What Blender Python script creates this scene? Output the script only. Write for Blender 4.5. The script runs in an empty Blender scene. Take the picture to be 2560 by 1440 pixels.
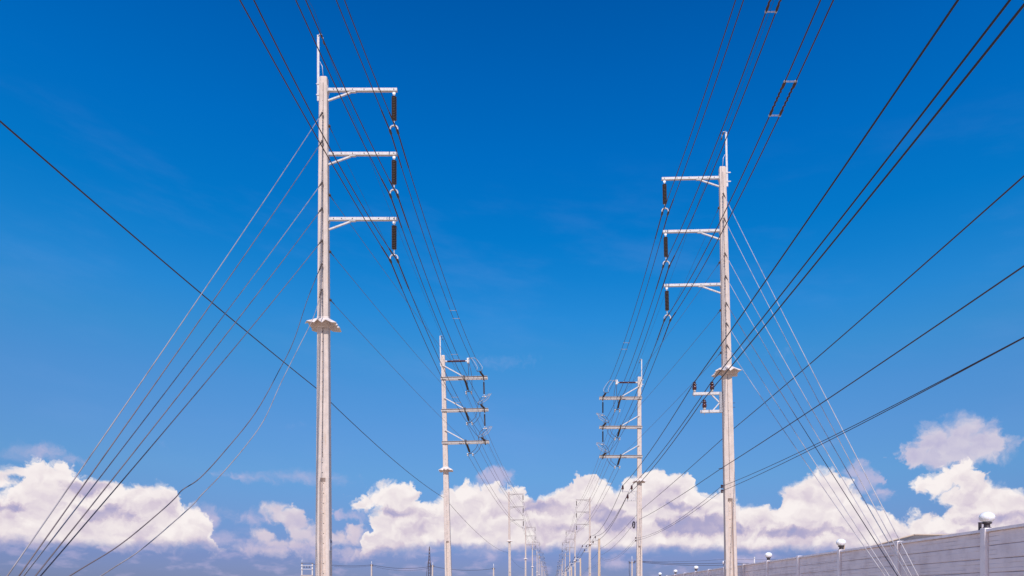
import bpy, math, random
import numpy as np
from mathutils import Vector, Matrix

sc = bpy.context.scene
COL = sc.collection
random.seed(7)
R = math.radians

# ------------------------------------------------------------------ camera
F, CX, HY, CAMZ = 1700.0, 1380.0, 1488.0, 1.5      # focal length and vanishing point of the road in photo pixels, eye height
cam = bpy.data.cameras.new('camera')
cam.sensor_width = 36.0
cam.lens = 36.0 * F / 2560.0
cam.shift_x = -(CX - 1280) / 2560.0
cam.shift_y = (HY - 720) / 2560.0
cam.clip_start, cam.clip_end = 0.1, 20000
camo = bpy.data.objects.new('camera', cam)
COL.objects.link(camo)
camo.location = (0, 0, CAMZ)
camo.rotation_euler = (R(90), 0, 0)
sc.camera = camo

# ------------------------------------------------------------------ sun and exposure
SUN_EL, SUN_AZ = 47.0, 177.6       # azimuth clockwise from +Y (the road direction): the sun stands behind the camera
sun = bpy.data.lights.new('sun', 'SUN')
sun.energy, sun.angle, sun.color = 4.2, R(0.53), (1.0, 0.93, 0.86)
suno = bpy.data.objects.new('sun', sun)
COL.objects.link(suno)
sd = Vector((math.sin(R(SUN_AZ)) * math.cos(R(SUN_EL)), math.cos(R(SUN_AZ)) * math.cos(R(SUN_EL)), math.sin(R(SUN_EL))))
suno.rotation_euler = sd.to_track_quat('Z', 'Y').to_euler()
suno.location = (0, -20, 60)
sc.view_settings.view_transform = 'Standard'
sc.view_settings.look = 'None'
sc.view_settings.exposure = 0.0
sc.view_settings.gamma = 1.0
sc.view_settings.use_curve_mapping = False
sc.cycles.max_bounces = 6
sc.cycles.use_denoising = True
sc.cycles.denoiser = "OPENIMAGEDENOISE"
sc.cycles.denoising_input_passes = "RGB_ALBEDO_NORMAL"
sc.cycles.denoising_prefilter = "ACCURATE"

# ------------------------------------------------------------------ node helper
class NT:
    def __init__(self, tree):
        self.t = tree; self.n = tree.nodes; self.l = tree.links
    def new(self, typ, **kw):
        n = self.n.new(typ)
        for k, v in kw.items(): setattr(n, k, v)
        return n
    def put(self, sock, v):
        if isinstance(v, bpy.types.NodeSocket): self.l.new(v, sock)
        elif v is not None: sock.default_value = v
    def m(self, op, a, b=None, c=None, clamp=False):
        n = self.new('ShaderNodeMath', operation=op, use_clamp=clamp)
        self.put(n.inputs[0], a); self.put(n.inputs[1], b)
        if c is not None: self.put(n.inputs[2], c)
        return n.outputs[0]
    def add(self, a, b): return self.m('ADD', a, b)
    def sub(self, a, b): return self.m('SUBTRACT', a, b)
    def mul(self, a, b): return self.m('MULTIPLY', a, b)
    def div(self, a, b): return self.m('DIVIDE', a, b)
    def mx(self, a, b): return self.m('MAXIMUM', a, b)
    def mn(self, a, b): return self.m('MINIMUM', a, b)
    def step(self, x, e0, e1):
        n = self.new('ShaderNodeMapRange', interpolation_type='SMOOTHSTEP')
        self.put(n.inputs['Value'], x); self.put(n.inputs['From Min'], e0); self.put(n.inputs['From Max'], e1)
        return n.outputs[0]
    def lin(self, x, a0, a1, b0, b1):
        n = self.new('ShaderNodeMapRange')
        self.put(n.inputs['Value'], x)
        for s, v in zip(('From Min', 'From Max', 'To Min', 'To Max'), (a0, a1, b0, b1)): self.put(n.inputs[s], v)
        return n.outputs[0]
    def vec(self, x, y, z=0.0):
        n = self.new('ShaderNodeCombineXYZ')
        for i, v in enumerate((x, y, z)): self.put(n.inputs[i], v)
        return n.outputs[0]
    def xyz(self, v):
        n = self.new('ShaderNodeSeparateXYZ'); self.l.new(v, n.inputs[0]); return n.outputs
    def noise(self, v, scale, detail=6.0, rough=0.55, dim='2D', color=False, lac=2.0):
        n = self.new('ShaderNodeTexNoise', noise_dimensions=dim)
        self.put(n.inputs['Vector'], v); n.inputs['Scale'].default_value = scale
        n.inputs['Detail'].default_value = detail; n.inputs['Roughness'].default_value = rough
        n.inputs['Lacunarity'].default_value = lac
        return n.outputs['Color' if color else 'Fac']
    def voro(self, v, scale, detail=2.0, rough=0.5):
        n = self.new('ShaderNodeTexVoronoi', voronoi_dimensions='2D', feature='F1')
        self.put(n.inputs['Vector'], v); n.inputs['Scale'].default_value = scale
        n.inputs['Detail'].default_value = detail; n.inputs['Roughness'].default_value = rough
        return n.outputs['Distance']
    def mix(self, f, a, b):
        n = self.new('ShaderNodeMix', data_type='RGBA')
        self.put(n.inputs['Factor'], f)
        for s, v in ((n.inputs[6], a), (n.inputs[7], b)):
            self.put(s, v if isinstance(v, bpy.types.NodeSocket) else (*v, 1.0)[:4])
        return n.outputs[2]
    def mulc(self, a, b):
        n = self.new('ShaderNodeMix', data_type='RGBA', blend_type='MULTIPLY')
        n.inputs['Factor'].default_value = 1.0
        for s, v in ((n.inputs[6], a), (n.inputs[7], b)):
            self.put(s, v if isinstance(v, bpy.types.NodeSocket) else (*v, 1.0)[:4])
        return n.outputs[2]
    def ramp(self, f, stops):
        n = self.new('ShaderNodeValToRGB')
        e = n.color_ramp.elements
        while len(e) < len(stops): e.new(0.5)
        for el, (p, c) in zip(e, stops): el.position = p; el.color = (*c, 1.0)
        self.put(n.inputs[0], f)
        return n.outputs[0]
    def curve(self, f, pts):
        n = self.new('ShaderNodeFloatCurve')
        c = n.mapping.curves[0]
        pts = sorted(pts)
        while len(c.points) < len(pts): c.points.new(0.5, 0.5)
        for p, (x, y) in zip(c.points, pts): p.location = (x, y); p.handle_type = 'VECTOR'
        n.mapping.update()
        self.put(n.inputs['Value'], f)
        return n.outputs[0]

# ------------------------------------------------------------------ world: clear daylight sky with a bank of cumulus low over the horizon
world = bpy.data.worlds.new('World')
sc.world = world
world.use_nodes = True
world.cycles.sampling_method = 'MANUAL'
world.cycles.sample_map_resolution = 512
W = NT(world.node_tree)
W.n.clear()
URANGE, VRANGE = 1700.0, 600.0
def sky_uv(px, py):
    az = math.atan((px - CX) / F)
    return F * az, (HY - py) * math.cos(az)
def profile(pts):
    out = []
    for px, py in pts:
        u, v = sky_uv(px, py)
        out.append((u / (2 * URANGE) + 0.5, max(0.0, v) / VRANGE))
    return out
dirv = W.new('ShaderNodeTexCoord').outputs['Generated']
dx, dy, dz = W.xyz(dirv)
az = W.m('ARCTAN2', dx, dy)
hor = W.m('SQRT', W.add(W.mul(dx, dx), W.mul(dy, dy)))
U = W.mul(az, F)
V = W.mul(W.div(dz, W.mx(hor, 0.001)), F)
V = W.mn(W.mx(V, -400.0), 6000.0)
UV = W.vec(U, V)

sky = W.new('ShaderNodeTexSky', sky_type='NISHITA', sun_disc=False)
sky.sun_elevation = R(SUN_EL); sky.sun_rotation = R(SUN_AZ)
sky.altitude = 0; sky.air_density = 1.0; sky.dust_density = 0.6; sky.ozone_density = 3.0
# the air over this place is deep polarised blue overhead and lilac at the horizon: tint of the sky light by elevation
GRADE = [(0.0, (0.165, 0.198, 0.425)), (0.06, (0.185, 0.207, 0.415)), (0.125, (0.212, 0.289, 0.455)), (0.192, (0.230, 0.385, 0.528)), (0.259, (0.237, 0.431, 0.598)), (0.325, (0.210, 0.477, 0.662)),
         (0.392, (0.145, 0.527, 0.728)), (0.459, (0.077, 0.545, 0.817)), (0.525, (0.029, 0.528, 0.846)), (0.592, (0.006, 0.510, 0.868)), (0.725, (0.0, 0.475, 0.905)), (0.859, (0.0, 0.428, 0.872)), (1.0, (0.0, 0.375, 0.80))]
tint = W.ramp(W.div(V, 1500.0), GRADE)
skyc = W.mulc(W.mulc(sky.outputs[0], tint), (2.0, 2.0, 2.0))

# warp used by every cloud outline
wc = W.noise(UV, 1 / 60.0, 5.0, 0.6, color=True)
wx, wy, wz = W.xyz(wc)
wc2 = W.noise(UV, 1 / 170.0, 2.0, 0.5, color=True)
w2x, w2y, w2z = W.xyz(wc2)
Uw = W.add(U, W.add(W.mul(W.sub(wx, 0.5), 62.0), W.mul(W.sub(w2x, 0.5), 30.0)))
Vw = W.add(V, W.mul(W.sub(wy, 0.5), 40.0))
UVw = W.vec(Uw, Vw)
puff = W.sub(0.5, W.voro(UVw, 1 / 38.0, 3.0, 0.5))                  # rounded heads
fine = W.sub(W.noise(UVw, 1 / 22.0, 6.0, 0.62), 0.5)
big = W.sub(W.noise(UV, 1 / 120.0, 3.0, 0.5), 0.5)

def ellipses(lst, cap=1.25):
    f = None
    for px, py, rx, ry in lst:
        u, v = sky_uv(px, py)
        a_ = W.div(W.sub(Uw, u), rx); b_ = W.div(W.sub(Vw, v), ry)
        q = W.mul(W.sub(1.0, W.m('SQRT', W.add(W.mul(a_, a_), W.mul(b_, b_)))), min(rx, ry) * 1.0)
        f = q if f is None else W.m('SMOOTH_MAX', f, q, 5.0)
    return f
def edge_alpha(d, edge):
    e = W.mx(W.add(edge, W.mul(big, edge * 3.0)), 2.5)
    return W.step(d, W.mul(e, -1.0), W.mul(e, 1.5))
TOP = [(-700, 1200), (-500, 1240), (-300, 1190), (-120, 1210), (0, 1226), (18, 1222), (44, 1190), (50, 1162), (62, 1150), (100, 1143), (150, 1154), (190, 1164), (225, 1180), (240, 1200),
       (265, 1205), (300, 1198), (345, 1210), (365, 1202), (405, 1203), (432, 1198), (442, 1222), (450, 1256), (475, 1246), (505, 1268), (522, 1292), (545, 1340), (572, 1380), (590, 1402), (900, 1402), (908, 1380), (916, 1310), (926, 1284), (950, 1268), (975, 1222),
       (1000, 1200), (1034, 1206), (1046, 1242), (1080, 1252), (1110, 1242), (1132, 1214), (1170, 1198), (1202, 1202), (1228, 1206), (1250, 1210), (1265, 1214), (1290, 1200), (1312, 1220), (1330, 1246),
       (1345, 1250), (1352, 1232), (1370, 1226), (1386, 1238), (1396, 1212), (1420, 1200), (1445, 1181), (1470, 1182), (1500, 1193), (1530, 1206), (1546, 1236), (1556, 1218), (1566, 1190),
       (1590, 1178), (1612, 1186), (1630, 1164), (1650, 1156), (1670, 1174), (1692, 1168), (1722, 1180), (1750, 1206), (1776, 1238), (1790, 1216), (1812, 1220), (1850, 1236), (1886, 1264),
       (1906, 1250), (1930, 1256), (1950, 1240), (1962, 1220), (2000, 1208), (2020, 1184), (2050, 1174), (2086, 1168), (2110, 1190), (2126, 1206), (2150, 1214), (2162, 1234), (2182, 1256),
       (2212, 1272), (2228, 1294), (2265, 1294), (2295, 1278), (2315, 1284), (2345, 1288), (2372, 1268), (2392, 1240), (2400, 1186), (2410, 1180), (2440, 1164), (2470, 1184), (2500, 1196), (2522, 1186), (2532, 1216),
       (2560, 1214), (2700, 1220), (2900, 1250), (3300, 1210)]
BASE = [(-700, 1360), (0, 1352), (200, 1362), (400, 1366), (540, 1360), (572, 1376), (590, 1388), (620, 1386), (700, 1388), (800, 1392), (900, 1392), (940, 1378), (1100, 1366), (1500, 1370), (2000, 1372), (2600, 1376), (3300, 1370)]
PUFFM = [(30, 1184, 42, 20), (-40, 1195, 60, 28), (902, 1250, 46, 22), (940, 1248, 60, 30), (892, 1266, 26, 20), (968, 1236, 52, 36), (985, 1270, 60, 40), (2318, 1208, 48, 27), (2362, 1204, 52, 34), (2396, 1192, 50, 40), (2340, 1228, 46, 22), (2390, 1240, 50, 30)]
tc = W.add(W.div(Uw, 2 * URANGE), 0.5)
top = W.mul(W.curve(tc, profile(TOP)), VRANGE)
base = W.mul(W.curve(tc, profile(BASE)), VRANGE)
rough_ = W.add(W.mul(puff, 20.0), W.mul(fine, 17.0))
dM = W.add(W.mx(W.mn(W.sub(top, Vw), W.mul(W.sub(top, base), 1.2)), ellipses(PUFFM)), rough_)
hM = W.sub(Vw, base)
aM = W.mul(edge_alpha(dM, 6.5), W.step(W.add(hM, W.mul(W.add(fine, big), 12.0)), -15.0, 16.0))
# soft lilac clouds floating apart from the bank
PUFFF = [(2298, 1140, 52, 34), (2340, 1110, 48, 42), (2412, 1092, 62, 46), (2462, 1110, 50, 42), (2390, 1130, 100, 38)]
dF = W.add(ellipses(PUFFF), W.add(W.mul(puff, 16.0), W.mul(fine, 20.0)))
aF = edge_alpha(dF, 13.0)
PUFFS = [(100, 1130, 30, 15), (180, 1153, 18, 8), (600, 1192, 40, 7), (765, 1194, 50, 9), (1240, 1196, 46, 28), (2146, 1176, 28, 24), (2172, 1202, 32, 28), (2206, 1236, 22, 15), (505, 1296, 44, 28), (548, 1345, 34, 18), (868, 1292, 54, 12), (890, 1332, 30, 18),
         (850, 1384, 66, 11), (640, 1366, 70, 14), (720, 1370, 90, 16), (630, 1296, 40, 12), (1545, 1414, 38, 15), (1225, 1388, 30, 12), (1030, 1386, 26, 9), (330, 1372, 70, 9), (60, 1362, 50, 8), (1880, 1400, 46, 14)]
dS = W.add(ellipses(PUFFS), W.add(W.mul(puff, 9.0), W.mul(fine, 20.0)))
aS = edge_alpha(dS, 13.0)
PUFFB = [(672, 1270, 16, 14), (694, 1278, 34, 19), (716, 1294, 42, 24), (746, 1314, 46, 25), (780, 1332, 50, 24), (815, 1346, 44, 24), (664, 1338, 28, 20), (700, 1352, 58, 15), (740, 1360, 62, 15), (680, 1377, 100, 12), (846, 1344, 20, 18), (892, 1332, 24, 20), (884, 1350, 52, 16), (890, 1382, 46, 12)]
dB = W.add(ellipses(PUFFB), W.add(W.mul(puff, 11.0), W.mul(fine, 13.0)))
aB = edge_alpha(dB, 8.0)
THIN = [(1960, 882, 40, 14), (1865, 866, 36, 14), (2068, 1112, 30, 20), (745, 1062, 46, 12), (1240, 905, 130, 22), (380, 1108, 60, 8)]
aT = W.step(W.add(ellipses(THIN), W.mul(fine, 44.0)), 0.0, 30.0)
# light on the main bank: heads catch the sun, hollows and the flat base stay lilac
def lum_noise(du, dv):
    p = W.vec(W.add(Uw, du), W.add(Vw, dv))
    return W.add(W.mul(W.sub(0.6, W.voro(p, 1 / 78.0, 2.5, 0.45)), 0.8), W.mul(W.noise(p, 1 / 80.0, 6.0, 0.52), 0.9))
relief = W.sub(lum_noise(0, 0), lum_noise(-6.0, 15.0))
patchn = W.noise(W.vec(W.div(Uw, 2.0), Vw), 1 / 60.0, 4.0, 0.5)
hollow = W.mul(W.step(patchn, 0.50, 0.66), W.step(dM, 18.0, 60.0))
PATCH = [(1010, 1282, 78, 13), (1372, 1268, 60, 19), (1345, 1262, 34, 20), (1412, 1318, 46, 13), (1745, 1314, 110, 24), (1800, 1328, 70, 14), (1690, 1264, 46, 12), (1720, 1274, 40, 12), (272, 1287, 60, 15), (200, 1270, 34, 10), (15, 1270, 44, 11), (1500, 1290, 60, 26), (1545, 1312, 50, 22), (1985, 1330, 130, 15), (2330, 1338, 90, 12), (215, 1218, 30, 22), (2480, 1300, 80, 14)]
pm = W.step(W.add(ellipses(PATCH), W.add(W.mul(puff, 8.0), W.mul(fine, 16.0))), -7.0, 9.0)
lit = W.add(0.84, W.mul(relief, 0.46))
lit = W.add(lit, W.mul(W.step(dM, 60.0, 0.0), 0.10))
lit = W.sub(lit, W.mul(hollow, 0.15))
lit = W.sub(lit, W.mul(pm, W.add(0.42, W.mul(big, 0.5))))
lit = W.sub(lit, W.mul(W.step(hM, 20.0, -10.0), 0.36))
lit = W.m('MULTIPLY', lit, 1.0, clamp=True)
SHADE, MID, BRIGHT = (0.43, 0.40, 0.60), (0.66, 0.575, 0.68), (0.86, 0.785, 0.80)
cM = W.ramp(lit, [(0.0, (0.30, 0.34, 0.60)), (0.32, SHADE), (0.60, MID), (0.86, BRIGHT), (1.0, (0.95, 0.885, 0.875))])
litF = W.add(0.56, W.add(W.mul(relief, 0.35), W.mul(W.step(dF, 60.0, 0.0), 0.16)))
cF = W.ramp(litF, [(0.0, SHADE), (0.45, (0.52, 0.47, 0.66)), (1.0, BRIGHT)])
# lilac haze under the bank and thin veils high up
low = W.noise(W.vec(W.div(U, 2.6), V), 1 / 26.0, 5.0, 0.55)
aL = W.mul(W.mul(W.step(low, 0.50, 0.76), 0.48), W.mul(W.step(V, 20.0, 55.0), W.step(V, 170.0, 105.0)))
ci = W.noise(W.vec(W.div(U, 3.2), W.add(V, W.mul(U, 0.12))), 1 / 150.0, 6.0, 0.6)
aC = W.mul(W.mul(W.step(ci, 0.46, 0.90), 0.11), W.mul(W.step(V, 1150.0, 800.0), W.step(V, 150.0, 350.0)))
GAIN = 0.10
c = skyc
K = 1.0 / GAIN                                            # cloud colours are given as seen; the Background strength scales them back
def as_seen(col): return W.mulc(col, (K, K, K))
def over(a, top, under): return W.mix(a, under, top)
c = over(aC, as_seen((0.26, 0.40, 0.78)), c)
c = over(aL, as_seen((0.50, 0.455, 0.68)), c)
c = over(W.mul(aT, 0.18), as_seen((0.36, 0.44, 0.76)), c)
c = over(W.mul(aS, 0.70), as_seen((0.60, 0.53, 0.71)), c)
c = over(W.mul(aF, 0.88), as_seen(cF), c)
litB = W.add(0.62, W.add(W.mul(relief, 0.42), W.mul(W.step(V, 84.0, 190.0), 0.16)))
c = over(W.mul(aB, 0.90), as_seen(W.ramp(litB, [(0.0, SHADE), (0.5, (0.56, 0.50, 0.66)), (0.8, (0.72, 0.63, 0.71)), (1.0, BRIGHT)])), c)
c = over(aM, as_seen(cM), c)
bg = W.new('ShaderNodeBackground')
bg.inputs['Strength'].default_value = GAIN
W.l.new(c, bg.inputs[0])
W.l.new(bg.outputs[0], W.new('ShaderNodeOutputWorld').inputs[0])

# ================================================================== materials
def material(name, color, rough=0.7, metal=0.0, build=None, spec=0.4):
    m = bpy.data.materials.new(name); m.use_nodes = True
    g = NT(m.node_tree)
    b = next(n for n in g.n if n.type == 'BSDF_PRINCIPLED')
    b.inputs['Base Color'].default_value = (*color, 1)
    b.inputs['Roughness'].default_value = rough
    b.inputs['Metallic'].default_value = metal
    b.inputs['Specular IOR Level'].default_value = spec
    if build: build(g, b)
    return m
def obj_co(g): return g.new('ShaderNodeTexCoord').outputs['Object']
def bump(g, b, h, dist=0.01, strength=0.5):
    n = g.new('ShaderNodeBump'); n.inputs['Distance'].default_value = dist; n.inputs['Strength'].default_value = strength
    g.l.new(h, n.inputs['Height']); g.l.new(n.outputs[0], b.inputs['Normal'])
def b_concrete(base, holes=True):
    def f(g, b):
        co = obj_co(g); x, y, z = g.xyz(co)
        mott = g.noise(co, 5.0, 6.0, 0.6, '3D')
        streak = g.noise(g.vec(g.mul(x, 22.0), g.mul(y, 22.0), g.mul(z, 0.55)), 1.0, 5.0, 0.6, '3D')
        speck = g.noise(co, 70.0, 2.0, 0.5, '3D')
        seams = g.step(g.m('ABSOLUTE', g.sub(g.m('FRACT', g.div(g.add(z, 0.5), 4.55)), 0.5)), 0.0022, 0.0008)
        k = g.add(g.lin(mott, 0.3, 0.7, 0.86, 1.06), g.lin(streak, 0.3, 0.75, 0.05, -0.10))
        k = g.sub(k, g.mul(g.step(speck, 0.63, 0.72), 0.09))
        k = g.sub(k, g.mul(seams, 0.22))
        stain = g.mul(g.step(g.noise(g.vec(g.mul(x, 9.0), g.mul(y, 9.0), g.mul(z, 0.8)), 1.0, 4.0, 0.6, '3D'), 0.56, 0.72), 0.8)
        col = g.mix(stain, base, tuple(c * q for c, q in zip(base, (0.98, 0.86, 0.74))))
        kk = g.new('ShaderNodeCombineXYZ')
        for i in range(3): g.put(kk.inputs[i], k)
        col = g.mulc(col, kk.outputs[0])
        if holes:
            row = g.mul(g.sub(g.m('FRACT', g.div(z, 0.345)), 0.5), 0.345)
            n0 = g.noise(g.vec(0, 0, g.m('FLOOR', g.div(z, 0.345))), 7.3, 0.0, 0.5, '3D')
            dd = g.m('SQRT', g.add(g.m('POWER', g.m('ABSOLUTE', g.sub(x, g.mul(g.sub(n0, 0.5), 0.05))), 2.0), g.m('POWER', g.m('ABSOLUTE', row), 2.0)))
            hole = g.mul(g.step(dd, 0.019, 0.013), g.step(z, 19.0, 18.6))
            col = g.mix(g.mul(hole, g.step(n0, 0.30, 0.36)), col, (0.045, 0.03, 0.025))
        g.l.new(col, b.inputs['Base Color'])
        bump(g, b, mott, 0.006, 0.5)
    return f
def b_metal(c0, c1, sc_=18.0):
    def f(g, b):
        co = obj_co(g)
        n = g.noise(co, sc_, 5.0, 0.6, '3D')
        g.l.new(g.mix(g.step(n, 0.42, 0.68), c0, c1), b.inputs['Base Color'])
        bump(g, b, n, 0.003, 0.3)
    return f
def b_wall(g, b):
    co = obj_co(g); x, y, z = g.xyz(co)
    grain = g.noise(g.vec(g.mul(x, 3.0), g.mul(y, 0.9), g.mul(z, 26.0)), 1.0, 6.0, 0.62, '3D')
    lump = g.noise(g.vec(0.0, g.mul(y, 0.7), g.mul(z, 4.0)), 1.0, 3.0, 0.5, '3D')
    dirt = g.noise(co, 2.2, 5.0, 0.6, '3D')
    ext = g.noise(g.vec(0.0, g.mul(y, 1.1), g.mul(g.m('FLOOR', g.div(z, 0.083)), 3.7)), 1.0, 0.0, 0.5, '3D')
    edge = g.step(g.m('ABSOLUTE', g.sub(g.m('FRACT', g.div(z, 0.083)), 0.5)), 0.40, 0.49)
    lines = g.mul(edge, g.step(ext, 0.53, 0.60))
    c = g.mix(g.step(dirt, 0.40, 0.72), (0.88, 0.77, 0.78), (0.74, 0.63, 0.64))
    c = g.mix(g.mul(g.step(grain, 0.55, 0.78), 0.35), c, (0.58, 0.51, 0.50))
    c = g.mix(g.mul(lines, 0.5), c, (0.36, 0.29, 0.27))
    g.l.new(c, b.inputs['Base Color'])
    bump(g, b, g.add(g.add(grain, lump), g.mul(lines, -1.0)), 0.012, 0.6)
def b_ground(g, b):
    co = obj_co(g)
    a = g.noise(co, 0.22, 6.0, 0.6, '3D'); d = g.noise(co, 6.0, 5.0, 0.6, '3D')
    c = g.mix(g.step(a, 0.40, 0.62), (0.56, 0.40, 0.28), (0.32, 0.25, 0.13))
    c = g.mix(g.mul(d, 0.5), c, (0.58, 0.43, 0.31))
    g.l.new(c, b.inputs['Base Color']); bump(g, b, d, 0.03, 0.7)
def b_road(g, b):
    co = obj_co(g)
    n = g.noise(co, 1.2, 5.0, 0.6, '3D'); d = g.noise(co, 90.0, 2.0, 0.5, '3D')
    c = g.mix(n, (0.40, 0.36, 0.32), (0.48, 0.43, 0.38))
    g.l.new(g.mix(g.mul(d, 0.3), c, (0.22, 0.20, 0.18)), b.inputs['Base Color']); bump(g, b, d, 0.004, 0.5)
M = {
    'concrete': material('pale weathered concrete', (0.66, 0.54, 0.48), 0.85, 0, b_concrete((0.66, 0.54, 0.48))),
    'concrete_far': material('pale concrete', (0.58, 0.475, 0.43), 0.85, 0, b_concrete((0.58, 0.475, 0.43), False)),
    'concrete_tan': material('tan concrete', (0.62, 0.46, 0.34), 0.85, 0, b_concrete((0.62, 0.46, 0.34), False)),
    'zinc': material('galvanised steel', (0.64, 0.59, 0.58), 0.55, 0.0, b_metal((0.66, 0.61, 0.60), (0.50, 0.45, 0.44))),
    'zinc_mid': material('grey galvanised steel', (0.5, 0.44, 0.42), 0.6, 0.0, b_metal((0.52, 0.455, 0.43), (0.36, 0.31, 0.29))),
    'zinc_dull': material('dark galvanised steel', (0.30, 0.25, 0.25), 0.65, 0.0, b_metal((0.33, 0.28, 0.28), (0.22, 0.18, 0.17))),  # darker steel tone for the arms and braces of the far poles
    'sheet': material('cream painted sheet metal', (0.74, 0.62, 0.56), 0.5, 0.0, b_metal((0.76, 0.65, 0.59), (0.62, 0.50, 0.44), 9.0)),
    'rubber': material('dark brown insulator', (0.055, 0.036, 0.030), 0.45, 0, b_metal((0.055, 0.034, 0.028), (0.085, 0.05, 0.038), 30)),
    'glaze': material('glossy brown porcelain', (0.085, 0.018, 0.016), 0.18, 0, b_metal((0.09, 0.02, 0.018), (0.06, 0.014, 0.012), 20), 0.6),
    'porcelain_base': material('grey cement cap', (0.55, 0.48, 0.44), 0.7),
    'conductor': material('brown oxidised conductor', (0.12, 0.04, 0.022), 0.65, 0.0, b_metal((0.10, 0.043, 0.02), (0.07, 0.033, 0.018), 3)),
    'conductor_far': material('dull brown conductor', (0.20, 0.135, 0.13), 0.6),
    'black': material('black cable sheath', (0.022, 0.015, 0.018), 0.45),
    'dullcable': material('dull dark blue cable', (0.05, 0.035, 0.045), 0.6),
    'guy': material('galvanised guy strand', (0.6, 0.55, 0.55), 0.45, 0.1, b_metal((0.56, 0.50, 0.50), (0.36, 0.31, 0.31), 2.0)),
    'guy_mid': material('dull galvanised guy strand', (0.36, 0.31, 0.31), 0.5, 0.1, b_metal((0.38, 0.33, 0.33), (0.24, 0.20, 0.20), 2.0)),
    'guy_dark': material('dark guy strand', (0.17, 0.12, 0.13), 0.6, 0.2, b_metal((0.20, 0.15, 0.15), (0.11, 0.08, 0.08), 2.0)),  # darkest of the three strand tones
    'steel_dark': material('dark steel', (0.10, 0.075, 0.07), 0.55, 0.3),
    'rust': material('rusty brown steel', (0.11, 0.06, 0.045), 0.7, 0.1, b_metal((0.12, 0.065, 0.05), (0.07, 0.045, 0.04), 6)),
    'clamp': material('bright aluminium clamp', (0.74, 0.68, 0.66), 0.4, 0.15),
    'wall': material('white painted concrete planks', (0.6, 0.54, 0.56), 0.85, 0, b_wall),
    'post': material('white painted concrete post', (0.62, 0.56, 0.58), 0.85, 0, b_metal((0.90, 0.80, 0.81), (0.78, 0.68, 0.69), 5)),
    'globe': material('white opal globe', (0.90, 0.87, 0.88), 0.25, 0, lambda g, b: (setattr(b.inputs['Subsurface Weight'], 'default_value', 0.9), setattr(b.inputs['Subsurface Radius'], 'default_value', (0.12, 0.11, 0.11))), 0.5),
    'socket': material('dark bronze lamp fitting', (0.06, 0.045, 0.05), 0.5, 0.2),
    'plate': material('pale number plate', (0.62, 0.58, 0.62), 0.4),
    'ink': material('dark plate lettering', (0.05, 0.03, 0.05), 0.6),
    'ground': material('sandy ground with grass', (0.3, 0.23, 0.15), 0.95, 0, b_ground),
    'road': material('pale concrete road', (0.33, 0.30, 0.27), 0.85, 0, b_road),
    'paint': material('white road paint', (0.75, 0.74, 0.70), 0.7),
    'roof': material('dark grey roof sheet', (0.15, 0.125, 0.12), 0.7, 0, b_metal((0.16, 0.13, 0.12), (0.11, 0.09, 0.09), 3)),
    'roof_edge': material('tan roof edge', (0.52, 0.40, 0.32), 0.7),
    'plaster': material('cream plaster', (0.62, 0.56, 0.50), 0.85, 0, b_metal((0.64, 0.58, 0.52), (0.52, 0.47, 0.42), 2)),
}

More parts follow.
